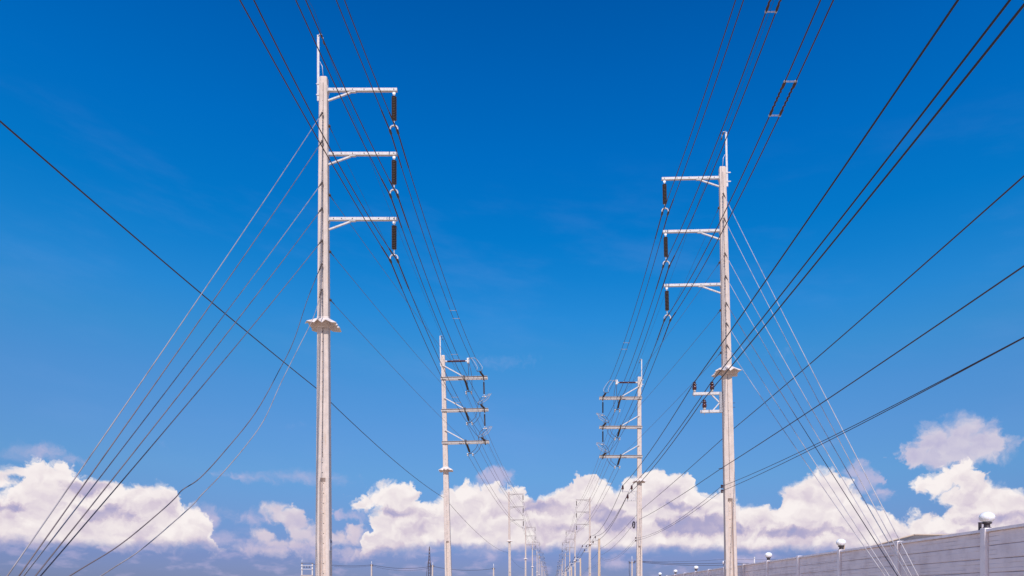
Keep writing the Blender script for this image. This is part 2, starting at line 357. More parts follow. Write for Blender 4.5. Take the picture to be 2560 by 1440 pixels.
# ================================================================== mesh helpers
class MB:
    def __init__(self): self.v = []; self.f = []; self.s = []
    def ring_loft(self, rings, cap0=True, cap1=True, smooth=False, closed=True):
        base = len(self.v); n = len(rings[0])
        for r in rings: self.v += [tuple(p) for p in r]
        for i in range(len(rings) - 1):
            for j in range(n if closed else n - 1):
                a = base + i * n + j; b = base + i * n + (j + 1) % n
                self.f.append((a, b, b + n, a + n)); self.s.append(smooth)
        if cap0: self.f.append(tuple(base + j for j in reversed(range(n)))); self.s.append(False)
        if cap1: self.f.append(tuple(base + (len(rings) - 1) * n + j for j in range(n))); self.s.append(False)
        return self
    def box(self, x0, x1, y0, y1, z0, z1, bev=0.0):
        if x1 < x0: x0, x1 = x1, x0
        b = min(bev, (x1 - x0) * .3, (y1 - y0) * .3, (z1 - z0) * .3)
        if b <= 0:
            r = lambda z: [(x0, y0, z), (x1, y0, z), (x1, y1, z), (x0, y1, z)]
            return self.ring_loft([r(z0), r(z1)])
        def r(z, i): return [(x0 + b + i, y0 + i, z), (x1 - b - i, y0 + i, z), (x1 - i, y0 + b + i, z), (x1 - i, y1 - b - i, z), (x1 - b - i, y1 - i, z), (x0 + b + i, y1 - i, z), (x0 + i, y1 - b - i, z), (x0 + i, y0 + b + i, z)]
        return self.ring_loft([r(z0, b * .6), r(z0 + b, 0), r(z1 - b, 0), r(z1, b * .6)])
    def bar(self, p0, p1, w, h, up=(0, 0, 1)):
        p0, p1 = Vector(p0), Vector(p1); t = (p1 - p0).normalized(); u = Vector(up)
        s = t.cross(u)
        if s.length < 1e-4: s = t.cross(Vector((0, 1, 0)))
        s.normalize(); u = s.cross(t)
        o = [(-w, -h), (w, -h), (w, h), (-w, h)]
        return self.ring_loft([[p + s * (a / 2) + u * (b / 2) for a, b in o] for p in (p0, p1)])
    def tube(self, pts, r, n=6, caps=True):
        pts = [Vector(p) for p in pts]; rings = []; side = None
        for i, p in enumerate(pts):
            t = (pts[min(i + 1, len(pts) - 1)] - pts[max(i - 1, 0)]).normalized()
            if side is None:
                side = t.cross(Vector((0, 0, 1)))
                if side.length < 1e-3: side = Vector((1, 0, 0))
            side = (side - t * side.dot(t)).normalized(); u = side.cross(t)
            rr = r[i] if isinstance(r, (list, tuple)) else r
            rings.append([p + (side * math.cos(2 * math.pi * k / n) + u * math.sin(2 * math.pi * k / n)) * rr for k in range(n)])
        return self.ring_loft(rings, caps, caps, True)
    def lathe(self, p0, axis, prof, n=14):
        p0 = Vector(p0); t = Vector(axis).normalized(); s = t.cross(Vector((0, 1, 0)))
        if s.length < 1e-3: s = Vector((1, 0, 0))
        s.normalize(); u = s.cross(t)
        return self.ring_loft([[p0 + t * h + (s * math.cos(2 * math.pi * k / n) + u * math.sin(2 * math.pi * k / n)) * r for k in range(n)] for h, r in prof], True, True, True)
    def sheds(self, p0, p1, r_out, r_in, cnt, n=14):
        p0, p1 = Vector(p0), Vector(p1); L = (p1 - p0).length; pr = [(0, r_in * .8)]
        for i in range(cnt):
            a = L * (i + .12) / cnt; st = L / cnt
            pr += [(a, r_in), (a + st * .30, r_out), (a + st * .52, r_out), (a + st * .66, r_in)]
        pr.append((L, r_in * .8))
        return self.lathe(p0, p1 - p0, pr, n)
    def build(self, name, mat, parent=None, loc=None):
        me = bpy.data.meshes.new(name)
        me.from_pydata(self.v, [], self.f); me.validate()
        if len(me.polygons) == len(self.s): me.polygons.foreach_set('use_smooth', self.s)
        me.materials.append(M[mat] if isinstance(mat, str) else mat)
        o = bpy.data.objects.new(name, me); COL.objects.link(o)
        if parent is not None: o.parent = parent
        if loc is not None: o.location = loc
        return o
def tag(o, label=None, cat=None, group=None, kind=None):
    for k, v in (('label', label), ('category', cat), ('group', group), ('kind', kind)):
        if v: o[k] = v
    return o
def empty(name, loc, label, cat, group=None, lean=0.0):
    o = bpy.data.objects.new(name, None); COL.objects.link(o)
    o.empty_display_size = 0.3; o.location = loc; o.rotation_euler = (0, lean, 0)
    return tag(o, label, cat, group)
def copy_tree(o, parent=None):
    c = o.copy(); COL.objects.link(c)
    if parent is not None: c.parent = parent
    for ch in [x for x in KIDS.get(o.name, [])]: copy_tree(ch, c)
    return c
KIDS = {}
def index_kids():
    KIDS.clear()
    for x in bpy.data.objects:
        if x.parent is not None: KIDS.setdefault(x.parent.name, []).append(x)
def at(px, py, d):                                   # a pixel of the photo at a distance along the road, in world metres
    return Vector(((px - CX) * d / F, d, CAMZ + (HY - py) * d / F))
def to_px(p): return (CX + F * p[0] / p[1], HY - F * (p[2] - CAMZ) / p[1])
def world_of(root, p):
    return Vector(root.location) + Matrix.Rotation(root.rotation_euler[1], 3, 'Y') @ Vector(p)

# ================================================================== setting: ground and road
MB().ring_loft([[(-4000, -400, 0), (4000, -400, 0), (4000, 9000, 0), (-4000, 9000, 0)]], False, True).build('ground', 'ground')['kind'] = 'structure'
MB().ring_loft([[(-4.2, -400, 0.004), (4.2, -400, 0.004), (4.2, 3000, 0.004), (-4.2, 3000, 0.004)]], False, True).build('road', 'road')['kind'] = 'structure'
mk = MB()
for k in range(-6, 120): mk.ring_loft([[(-0.06, k * 9.0, 0.008), (0.06, k * 9.0, 0.008), (0.06, k * 9.0 + 3, 0.008), (-0.06, k * 9.0 + 3, 0.008)]], False, True)
mk.build('road_marking', 'paint')['kind'] = 'structure'

# ================================================================== the tall concrete poles
ZT, ZC, ZREC = 17.82 + CAMZ, 9.36 + CAMZ, 4.02 + CAMZ          # heights over the ground: head, climbing guard, top of the recess
ARMS = [17.38 + CAMZ, 15.18 + CAMZ, 12.94 + CAMZ]              # arms of a hanging-insulator pole
SARMS = [16.08 + CAMZ, 13.70 + CAMZ, 11.31 + CAMZ]             # arms of a strain pole
def hw(z): return 0.135 + (ZT - z) * 0.0062                    # half width and half depth of the tapered shaft
def hd(z): return 0.095 + (ZT - z) * 0.0042
def shaft_mesh(mirror=1):
    mb = MB()
    def ring(z, low, g, shrink=0.0):
        w, d = hw(z) - shrink, hd(z) - shrink; c = 0.02 + 0.015 * w
        if low:
            a = [-.45 * w, -.30 * w, .40 * w, .49 * w]
            if mirror < 0: a = [-q for q in reversed(a)]
            front = [(-w + c * .6, -d), (a[0], -d), (a[1], -d + g), (a[2], -d + g), (a[3], -d), (w - c, -d)]
        else:
            front = [(-w + c * .6, -d), (-.02 * w, -d), (.05 * w, -d + g), (.3 * w, -d + g), (.6 * w, -d + g * .8), (w - c, -d + g * .6)]
        return [(x, y, z) for x, y in front + [(w, -d + c), (w, d - c), (w - c, d), (-w + c, d), (-w, d - c), (-w, -d + c * .6)]]
    zs = [(0.0, 1, 0.13), (ZREC - 0.13, 1, 0.12), (ZREC - 0.004, 1, 0.02), (ZREC, 0, 0.016), (ZC - 0.4, 0, 0.016), (ZC + 3.0, 0, 0.012), (ZT - 2.0, 0, 0.006), (ZT - 0.05, 0, 0.004)]
    mb.ring_loft([ring(*q) for q in zs] + [ring(ZT, 0, 0.003, 0.035)])
    return mb
def guard_mesh(seed=1):
    rnd = random.Random(seed); mb = MB()
    w, d = hw(ZC) + 0.012, hd(ZC) + 0.012
    inner, outer, collar = [], [], []
    N = 24
    for k in range(N):
        a = 2 * math.pi * (k + .5) / N
        c, s = math.cos(a), math.sin(a)
        q = 1.0 / max(abs(c), abs(s))
        inner.append((c * q * w, s * q * d, ZC + 0.13))
        collar.append((c * q * w, s * q * d, ZC - 0.20))
        corner = abs(abs(c) - abs(s)) < 0.28
        ext = (0.47 if not corner else 0.56) + rnd.uniform(-.025, .025)
        ey = (0.42 if not corner else 0.50) + rnd.uniform(-.025, .025)
        qq = 1.0 / (abs(c) ** 5 + abs(s) ** 5) ** 0.2
        fold = 0.045 if k % 2 else -0.035
        outer.append((c * qq * (ext + fold * .4), s * qq * (ey + fold * .4), ZC - 0.10 + fold * (.5 if corner else 1.0) + (-0.03 if corner else 0.0) + rnd.uniform(-.012, .012)))
    low = [(x, y, z - 0.006) for x, y, z in outer]; inl = [(x * .99, y * .99, z - 0.012) for x, y, z in inner]
    mb.ring_loft([inl, low, outer, inner], False, False)
    top = [(x, y, ZC + 0.19) for x, y, z in inner]
    mb.ring_loft([collar, [(x, y, ZC + 0.10) for x, y, z in collar]], False, False)
    mb.ring_loft([[(x, y, ZC + 0.125) for x, y, z in inner], top], False, False)
    return mb
def mast_mesh(s, zb=17.0 + CAMZ, zt=19.26 + CAMZ):
    x = -s * (hw(ZT - .5) + 0.045); mb = MB()
    mb.box(x - 0.038, x + 0.038, -0.03, -0.022, zb, zt); mb.box(x - s * 0.038, x - s * 0.030, -0.022, 0.045, zb + .003, zt - .003)
    for z in (zb + .2, ZT - .25): mb.box(x - 0.06, x + 0.15, -0.045, -0.031, z - .02, z + .02)
    return mb
def wire_clamp(s, zt, root):
    x = -s * (hw(ZT - .5) + 0.045)
    a = MB(); a.tube([(x, -.03, zt - .06), (x + s * .05, -.05, zt + .005), (x + s * .12, -.05, zt - .01), (x + s * .17, -.05, zt - .12), (x + s * .18, -.04, zt - .22)], 0.013)
    o = a.build('earth_wire_bracket', 'clamp', root)
    b = MB(); b.lathe((x + s * .11, -.05, zt - .02), (s * .05, -.02, -.14), [(0, .012), (.03, .033), (.09, .036), (.14, .014)]); b.build('wire_clamp', 'rubber', o); b = MB(); b.lathe((x + s * .18, -.04, zt - .20), (s * .04, 0, -.16), [(0, .012), (.04, .034), (.10, .034), (.16, .012)])
    b.build('wire_clamp', 'rubber', o)
def hang_insulator(root, x, y, z, full=True):
    pr = MB().sheds((x, y, z - .17), (x, y, z - .98), 0.088, 0.05, 14 if full else 8, 14 if full else 8).build('insulator', 'rubber', root)
    h = MB(); h.tube([(x, y, z - .03), (x, y, z - .19)], 0.018); h.box(x - .045, x + .045, y - .02, y + .02, z - .10, z - .0); h.build('shackle', 'clamp', pr)
    h = MB(); h.tube([(x, y, z - .95), (x, y, z - 1.17)], 0.018); h.build('link', 'clamp', pr)
    yk = MB(); arc = [(x - .128, y, z - 1.34), (x - .13, y, z - 1.25), (x - .085, y, z - 1.19), (x, y, z - 1.165), (x + .085, y, z - 1.19), (x + .13, y, z - 1.25), (x + .128, y, z - 1.34)]
    for a, b in zip(arc, arc[1:]): yk.bar(a, b, 0.03, 0.055, (0, 1, 0))
    yk.build('yoke', 'zinc', pr)
    for sx in (-1, 1):
        c = MB(); c.lathe((x + sx * .125, y - .14, z - 1.385), (0, 1, 0), [(0, .022), (.06, .045), (.22, .045), (.28, .022)], 8)
        c.build('conductor_clamp', 'steel_dark', pr)
def arm_susp(root, s, z, full=True):
    a = MB(); x0 = s * (hw(z) + .012); x1 = s * 2.53
    a.box(x0, x1, -.048, .048, z - .052, z + .050, .006)
    a.box(x0, x0 + s * .012, -.09, .09, z - .11, z + .11)
    arm = a.build('crossarm', 'zinc' if full else 'zinc_dull', root)
    b = MB(); b.bar((x0, 0, z - .36), (s * .92, 0, z - .085), .05, .05); b.box(s * .88, s * 1.10, -.035, .035, z - .085, z - .057)
    b.build('brace', 'zinc' if full else 'zinc_dull', arm)
    if full:
        for q in (.35, .62, 1.0, 1.4, 1.9, 2.42): MB().lathe((s * q, -.049, z), (0, -1, 0), [(0, .016), (.012, .016), (.016, .008)], 6).build('bolt', 'rubber', arm)
    hang_insulator(root, s * 2.42, 0, z - .055, full)
def pin_insulator(p, root, n=12):
    x, y, z = p
    g = MB().lathe((x, y, z + .10), (0, 0, 1), [(0, .055), (.02, .085), (.10, .092), (.155, .088), (.17, .06), (.20, .06), (.215, .098), (.235, .098), (.25, .055), (.29, .05), (.30, .07), (.325, .065), (.335, .02)], n).build('pin_insulator', 'glaze', root)
    b = MB(); b.lathe((x, y, z), (0, 0, 1), [(0, .05), (.07, .055), (.105, .06)], n); b.tube([(x, y, z + .02), (x, y, z - .20)], .011)
    b.build('pin', 'porcelain_base', g)
PINS = [(-1.32, 0.0, 0), (-0.59, 0.0, 0), (-0.92, -0.74, 1)]      # three pins of a bracket: sideways from the pole, drop, which arm
def bracket(root, z, xoff=0.0, col='zinc'):
    w = -hw(z) - .02 + xoff
    f = MB(); f.box(w - .115, w - .0, -.05, .05, z - .80, z + .055, .006)
    f.box(w - 1.32 + .10, w - .117, -.05, .05, z - .055, z + .055, .006); f.box(w - .92, w - .117, -.05, .05, z - .80, z - .69, .006)
    f.bar((w - .12, 0, z - .37), (w - .42, 0, z - .06), .045, .045); f.bar((w - .12, 0, z - .40), (w - .38, 0, z - .68), .045, .045)
    fr = f.build('insulator_bracket', col, root)
    out = []
    for x, dzz, k in PINS:
        p = (w + x + .18, 0, z + (.055 if k == 0 else -.69))
        pin_insulator(p, root); out.append((p[0], p[1], p[2] + .40))
    return out
def spools(root, zlist, side=-1):
    for z in zlist:
        x = side * (hw(z) + .06)
        b = MB(); b.bar((side * hw(z) * .98, -.02, z), (x + side * .02, -.02, z), .03, .02)
        o = b.build('spool_bracket', 'steel_dark', root)
        MB().lathe((x + side * .03, -.02, z - .07), (0, 0, 1), [(0, .03), (.02, .055), (.05, .032), (.08, .032), (.11, .055), (.14, .03)], 10).build('spool_insulator', 'glaze', o)
def susp_pole(name, X, d, s, label, group, lean=0.0, full=True, conc='concrete', seed=1):
    root = empty(name, (X, d, 0), label, 'utility pole', group, lean)
    shaft_mesh(s).build('shaft', conc, root)
    guard_mesh(seed).build('climbing_guard', 'sheet', root)
    zt = 19.26 + CAMZ
    mast_mesh(s).build('earth_mast', 'zinc', root)
    for z in ARMS: arm_susp(root, s, z, full)
    if full:
        wire_clamp(s, zt, root)
        g = MB(); g.tube([(-s * hw(ZT) * .9, -.06, ZT + .5), (-s * .03, -.07, ZT + .33), (0.0, -.07, ZT - .005)], .009); g.build('earth_lead', 'clamp', root)
        l = MB(); zz = [ZT - .25] + [ZT - 1.6 - .5 * k for k in range(int((ZT - 1.6 - ZREC) / .5))]
        l.tube([(s * .01, -hd(z) - .004, z) for z in zz], .007); l.build('earth_lead', 'guy_dark', root)
    return root

# ---------------------------------------------------------------- strain pole (second of each row)
def wire_curve(p0, p1, sag, n=16):
    p0, p1 = Vector(p0), Vector(p1)
    return [p0.lerp(p1, i / n) - Vector((0, 0, 4 * sag * (i / n) * (1 - i / n))) for i in range(n + 1)]
def bez(pts, n=8):                                                # smooth line through points
    P = [Vector(p) for p in pts]; P = [P[0] * 2 - P[1]] + P + [P[-1] * 2 - P[-2]]; out = []
    for i in range(1, len(P) - 2):
        a, b, c, e = P[i - 1:i + 3]
        for k in range(n):
            t = k / n
            out.append(0.5 * ((2 * b) + (c - a) * t + (2 * a - 5 * b + 4 * c - e) * t * t + (3 * b - a - 3 * c + e) * t ** 3))
    return out + [P[-2]]
TIPX, MIDX = 2.98, 1.55
def e_in(s, k): return (s * (TIPX - .14), -1.62, SARMS[k] - .02)          # where the near conductors end
def e_out(s, k): return (s * (MIDX + .06), 1.95, SARMS[k] - .42)          # where the far conductors begin
def strain_pole(name, X, d, s, label, group, lean=0.0):
    root = empty(name, (X, d, 0), label, 'utility pole', group, lean)
    shaft_mesh(s).build('shaft', 'concrete', root)
    guard_mesh(5).build('climbing_guard', 'sheet', root)
    mast_mesh(s).build('earth_mast', 'zinc', root)
    wire_clamp(s, 19.26 + CAMZ, root)
    for k, z in enumerate(SARMS):
        a = MB(); x0, x1 = -s * (hw(z) + .06), s * 3.27; y0 = -hd(z) - .012
        for sg in (-1, 1):                                        # two channels clamped round the shaft
            ya, yb = sg * abs(y0), sg * (abs(y0) + .016); yc = sg * (abs(y0) + .07)
            lo, hi = min(ya, yb), max(ya, yb); l2, h2 = min(yb, yc), max(yb, yc)
            a.box(x0, x1, lo, hi, z - .09, z + .09)
            a.box(x0, x1, l2, h2, z + .076, z + .09); a.box(x0, x1, l2, h2, z - .09, z - .076)
        for q in (1.35, 1.75, 2.8, 3.15): a.box(s * q - .02, s * q + .02, -abs(y0) + .002, abs(y0) - .002, z - .06, z + .06)
        arm = a.build('crossarm', 'zinc_mid', root)
        b = MB()
        for yy in (-.10,): b.bar((s * (hw(z) * .2), -hd(z) - .05, z + .93), (s * 1.42, -hd(z) - .06, z + .12), .06, .07)
        b.build('brace', 'zinc', arm)
        # near side string at the tip and far side string at the middle
        pt = Vector((s * TIPX, -abs(y0) - .06, z + .05)); ei = Vector(e_in(s, k))
        i1 = MB().sheds(pt.lerp(ei, .16), pt.lerp(ei, .80), .075, .048, 12, 10).build('strain_insulator', 'rubber', root)
        h = MB(); h.tube([pt, pt.lerp(ei, .2)], .03); h.box(pt.x - .04, pt.x + .04, pt.y - .01, abs(y0) + .1, z - .17, z + .17)
        h.build('end_fitting', 'steel_dark', i1)
        h = MB(); h.tube([pt.lerp(ei, .78), ei], .03); h.bar(ei + Vector((-.2, .06, 0)), ei + Vector((.2, .06, 0)), .06, .03); h.build('spreader', 'steel_dark', i1)
        pm_ = Vector((s * MIDX, abs(y0) + .09, z)); eo = Vector(e_out(s, k))
        i2 = MB().sheds(pm_.lerp(eo, .12), pm_.lerp(eo, .80), .085, .055, 12, 10).build('strain_insulator', 'rubber', root)
        h = MB(); h.tube([pm_, pm_.lerp(eo, .16)], .035); h.box(pm_.x - .045, pm_.x + .045, -abs(y0) - .12, pm_.y, z - .16, z + .16)
        h.build('end_fitting', 'steel_dark', i2)
        h = MB(); h.tube([pm_.lerp(eo, .78), eo], .03); h.bar(eo + Vector((-.2, -.05, 0)), eo + Vector((.2, -.05, 0)), .06, .03); h.build('spreader', 'steel_dark', i2)
        for sx in (-1, 1):
            c = MB(); c.lathe((eo.x + sx * .2, eo.y - .1, eo.z - .02), (0, .9, -.25), [(0, .04), (.1, .058), (.3, .055), (.42, .025)], 8); c.box(eo.x + sx * .2 - .03, eo.x + sx * .2 + .03, eo.y - .06, eo.y + .0, eo.z - .18, eo.z); c.build('dead_end_clamp', 'zinc', i2)
        # jumper pair round the arm
        if k == 0:
            zz = 17.36 + CAMZ
            pi_ = MB().sheds((s * (hw(zz) + .18), 0, zz), (s * 1.66, 0, zz), .085, .05, 15, 12).build('post_insulator', 'glaze', root)
            q = MB(); q.lathe((s * hw(zz), 0, zz), (s, 0, 0), [(0, .07), (.17, .06)], 10); q.build('end_fitting', 'clamp', pi_)
            q = MB(); q.lathe((s * 1.64, 0, zz), (s, 0, 0), [(0, .05), (.12, .05), (.13, .03)], 10); q.box(s * 1.77, s * 1.95, -.10, .10, zz - .17, zz + .20, .02)
            q.build('end_fitting', 'clamp', pi_); hang = Vector((s * 1.86, 0, zz))
        else:
            za = SARMS[k - 1] - .15
            hi_ = MB().sheds((s * TIPX, 0, za - .18), (s * TIPX, 0, za - 1.05), .065, .045, 12, 10).build('jumper_insulator', 'rubber', root)
            q = MB(); q.tube([(s * TIPX, 0, za), (s * TIPX, 0, za - .2)], .02); q.build('end_fitting', 'clamp', hi_)
            q = MB(); q.tube([(s * TIPX, 0, za - 1.02), (s * TIPX, 0, za - 1.22)], .02); q.bar((s * TIPX - .14, 0, za - 1.24), (s * TIPX + .14, 0, za - 1.24), .05, .05)
            q.build('end_fitting', 'clamp', hi_); hang = Vector((s * TIPX, 0, za - 1.28))
        for sx in (-1, 1):
            off = Vector((sx * .14, 0, 0)); m1 = MB()
            if k == 0: path = [ei + Vector((sx * .18, -.2, 0)), ei + Vector((sx * .18, .1, .34)), ei.lerp(hang, .5) + off + Vector((0, -.1, .50)), hang + Vector((.02 * sx, -.05, .12 + .06 * sx))]
            else: path = [ei + Vector((sx * .18, -.25, 0)), ei + Vector((sx * .12 + s * .45, -.35, .25)), ei + Vector((s * (.75 + .05 * sx), -.3, .62)), hang + Vector((s * .42 + sx * .1, -.25, .12)), hang + off]
            m1.tube(bez(path), .016); m1.build('jumper_cable', 'zinc_mid', root)
            m2 = MB()
            if k == 0: path = [hang + Vector((.03 * sx, .05, -.1)), hang + Vector((s * .05 + sx * .10, .5, -.75)), (eo + hang) / 2 + Vector((sx * .2, .5, -.75)), eo + Vector((sx * .2, .1, -.1))]
            else: path = [hang + off, hang + off * .9 + Vector((-s * .35, .6, -.18)), (eo + hang) / 2 + Vector((sx * .14, .7, -.25)), eo + Vector((sx * .2 + s * .2, .5, .15)), eo + Vector((sx * .2, .05, -.1))]
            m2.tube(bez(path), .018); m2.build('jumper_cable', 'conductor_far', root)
    return root

# ---------------------------------------------------------------- place the two rows
DL1, DR1, DL2, DR2, DL3, DR3 = 23.4, 28.3, 50.5, 55.5, 117.0, 124.0
GP = 'tall concrete transmission poles'
L1 = susp_pole('transmission_pole', (809.5 - CX) * DL1 / F, DL1, 1, 'tallest near concrete pole at left, three arms with ribbed insulators pointing right', GP, 0.0, True, seed=3)
R1 = susp_pole('transmission_pole', 7.50, DR1, -1, 'near right concrete pole by the wall, leaning left, white bracket below its guard', GP, -0.0215, True, seed=8)
L2 = strain_pole('transmission_pole', -7.62, DL2, 1, 'second pole of the left row with double channel arms and looped jumper cables', GP, -0.0245)
R2 = strain_pole('transmission_pole', 7.13, DR2, -1, 'second pole of the right row with double channel arms and a cable coil', GP, 0.0)
L3 = susp_pole('transmission_pole', (1275.5 - CX) * DL3 / F, DL3, 1, 'third pole of the left row, its three arms seen against the white cloud', GP, -0.012, False, 'concrete_far')
R3 = susp_pole('transmission_pole', (1474.5 - CX) * DR3 / F, DR3, -1, 'third pole of the right row, standing just left of the tan pole', GP, 0.0, False, 'concrete_far')
pins_r1 = bracket(R1, (HY - 983) * DR1 / F + CAMZ)
pins_r2 = bracket(R2, (HY - 1228) * DR2 / F + CAMZ)
pins_r3 = bracket(R3, (HY - 1369.5) * DR3 / F + CAMZ)
spools(R1, [4.53 + CAMZ, 4.33 + CAMZ]); spools(R2, [4.67 + CAMZ, 4.45 + CAMZ]); spools(R3, [4.9 + CAMZ])
st = MB()
for zz in (8.0 + CAMZ, 7.82 + CAMZ): st.tube([(hw(zz) * .9, 0, zz), (hw(zz) + .13, 0, zz)], .009)
st.build('step_bolt', 'rust', R1)
# number plates on the road side of the two near poles; only a few strokes of their lettering can be read
def number_plate(root, s, zc, lines):
    w = hw(zc); x = s * (w + .012)
    p = MB(); p.box(s * (w + .002), x, -hd(zc) + .02, hd(zc) - .03, zc - .19, zc + .19, .004); pl = p.build('number_plate', 'plate', root)
    for body, z, size in lines:
        cu = bpy.data.curves.new('plate_text', 'FONT'); cu.body = body; cu.size = size; cu.align_x = 'CENTER'; cu.extrude = .001; cu.materials.append(M['ink'])
        tmp = bpy.data.objects.new('tmp', cu); COL.objects.link(tmp)
        dg = bpy.context.evaluated_depsgraph_get(); me = bpy.data.meshes.new_from_object(tmp.evaluated_get(dg))
        bpy.data.objects.remove(tmp); bpy.data.curves.remove(cu)
        me.materials.clear(); me.materials.append(M['ink'])
        t = bpy.data.objects.new('plate_lettering', me); COL.objects.link(t); t.parent = pl
        t.location = (x + s * .002, -0.01, z); t.rotation_euler = (R(90), 0, R(90) * s)
number_plate(L1, 1, 1.72 + CAMZ, [('Y96', 1.80 + CAMZ, .13), ('Q', 1.57 + CAMZ, .13)])
number_plate(R1, -1, 1.27 + CAMZ, [('JW', 1.34 + CAMZ, .13), ('JQ', 1.11 + CAMZ, .13)])

index_kids()
ORD = ['fourth', 'fifth', 'sixth', 'seventh', 'eighth', 'ninth', 'tenth', 'eleventh', 'twelfth']
LFAR = [(174, 1314), (223, 1331), (275, 1342.6), (307, 1347.7), (359, 1353), (412, 1356.8), (480, 1360.5), (565, 1364)]
RFAR = [(184, 1437.6), (223.5, 1424.4), (288, 1413), (350, 1406.7), (400, 1403.4), (480, 1399.2), (580, 1395.5)]
LP, RP = [L1, L2, L3], [R1, R2, R3]
for row, far, src, sidew in ((LP, LFAR, L3, 'left'), (RP, RFAR, R3, 'right')):
    for i, (d, px) in enumerate(far):
        c = copy_tree(src)
        c.location = ((px - CX) * d / F, d, 0); c.rotation_euler = (0, 0, 0)
        c['label'] = f'{ORD[i]} pole of the {sidew} row counted from the camera, thin and far away'
        row.append(c)

# ================================================================== conductors
def cable(name, pts, r, mat, label, cat, group=None, n=6):
    o = MB().tube(pts, r, n).build(name, mat)
    return tag(o, label, cat, group)
def near_line(P, pts, d_end=-4.0):
    """from the clamp P back over the camera: keeps its sideways distance, its height follows the photo"""
    X = P[0]; D = P[1]; T, Z = [], []
    for px, py in pts:
        d = F * X / (px - CX); T.append(D - d); Z.append(CAMZ + (HY - py) * d / F - P[2])
    A = np.array([[t, t * t] for t in T]); a, b = np.linalg.lstsq(A, np.array(Z), rcond=None)[0]
    tv = max(T); out = [(X, D - t, P[2] + a * t + b * t * t) for t in np.linspace(0, tv, 22)]
    z0, m0 = P[2] + a * tv + b * tv * tv, a + 2 * b * tv; te = D - d_end
    for t in np.linspace(tv, te, 10)[1:]:
        u = (t - tv) / (te - tv); L = te - tv
        h = (2 * u ** 3 - 3 * u * u + 1) * z0 + (u ** 3 - 2 * u * u + u) * L * m0 + (-2 * u ** 3 + 3 * u * u) * (P[2] + .1) + (u ** 3 - u * u) * L * .16
        out.append((X, D - t, h))
    return out[::-1]
NEAR = {'L': [[(841, 0), (888.5, 120), (953, 272)], [(861.5, 0), (907, 120), (970, 272)], [(740, 0), (793.7, 120), (953, 445)], [(764.5, 0), (816.5, 120), (971, 445)], [(602.5, 0), (664.5, 120), (720, 220), (956, 615)], [(635, 0), (693, 120), (720, 169)]],
        'R': [[(1838.4, 0), (1788, 160), (1739, 300)], [(1858, 0), (1806, 160), (1755, 300)], [(1925, 0), (1868.5, 160), (1813, 300)], [(1951, 0), (1890, 160), (1834, 300)], [(2050.6, 0), (1983, 160), (1900, 342)], [(2082, 0), (2012, 160), (1900, 390)]]}
LINES = {}
PHASE = ['upper', 'middle', 'lower']
def clamp_pts(root, s, k):
    return [world_of(root, (s * 2.42 + sx * .125, 0, ARMS[k] - .055 - 1.385)) for sx in (-1, 1)]
for key, P1, P2, row, s, sidew in (('L', L1, L2, LP, 1, 'left'), ('R', R1, R2, RP, -1, 'right')):
    for k in range(3):
        cl = clamp_pts(P1, s, k)
        for j, sx in enumerate((-1, 1)):
            nl = near_line(cl[j], NEAR[key][2 * k + j])
            end = world_of(P2, Vector(e_in(s, k)) + Vector((sx * .18, -.05, 0)))
            far = wire_curve(cl[j], end, .72, 20)[1:]
            o = cable('power_conductor', nl + far, .0135, 'conductor', f'{"left" if j == 0 else "right"} brown cable of the {PHASE[k]} pair clamped under the near {sidew} pole', 'power cable', 'brown twin conductors of the near spans')
            LINES[key, k, j] = nl + far
            # thicker armour rods each side of the clamp
            seg = [Vector(p) for p in nl + far]; i0 = len(nl) - 1
            def walk(i, step, L):
                out = [seg[i]]; acc = 0
                while acc < L and 0 <= i + step < len(seg):
                    dd = (seg[i + step] - seg[i]).length
                    if acc + dd > L: out.append(seg[i].lerp(seg[i + step], (L - acc) / dd)); break
                    acc += dd; i += step; out.append(seg[i])
                return out
            a = walk(i0, -1, 1.25)[::-1] + walk(i0, 1, 1.7)[1:]
            MB().tube(a, .0225, 8).build('armour_rod', 'conductor', o)
            st_ = world_of(P2, Vector(e_out(s, k)) + Vector((sx * .2, .3, -.08)))
            pts = [st_]; prev = st_
            for i, root in enumerate(row[2:]):
                q = clamp_pts(root, s, k)[j]
                span = (q - prev).length
                pts += wire_curve(prev, q, span * span / 3600.0 if i else 1.0, 14)[1:]; prev = q
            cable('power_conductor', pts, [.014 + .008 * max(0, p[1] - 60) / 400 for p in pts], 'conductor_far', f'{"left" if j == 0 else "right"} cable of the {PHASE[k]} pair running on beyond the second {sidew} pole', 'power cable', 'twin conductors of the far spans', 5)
    # earth wire over the mast tops
    xm = -s * (hw(ZT - .5) + .045) + s * .15
    tops = [world_of(r_, (xm, 0, 19.12 + CAMZ)) for r_ in row]
    nl = near_line(tops[0], [(769.6, 0), (797, 60)] if key == 'L' else [(1935, 0), (1876, 160)])
    pts = list(nl)
    for i in range(len(tops) - 1):
        span = (tops[i + 1] - tops[i]).length; pts += wire_curve(tops[i], tops[i + 1], span * span / 5200.0, 12)[1:]
    cable('earth_wire', pts, [.0055 + .006 * max(0, Vector(p).y - 20) / 300 for p in pts], 'dullcable', f'thin dark earth wire over the mast tops of the {sidew} row', 'wire', None, 4)

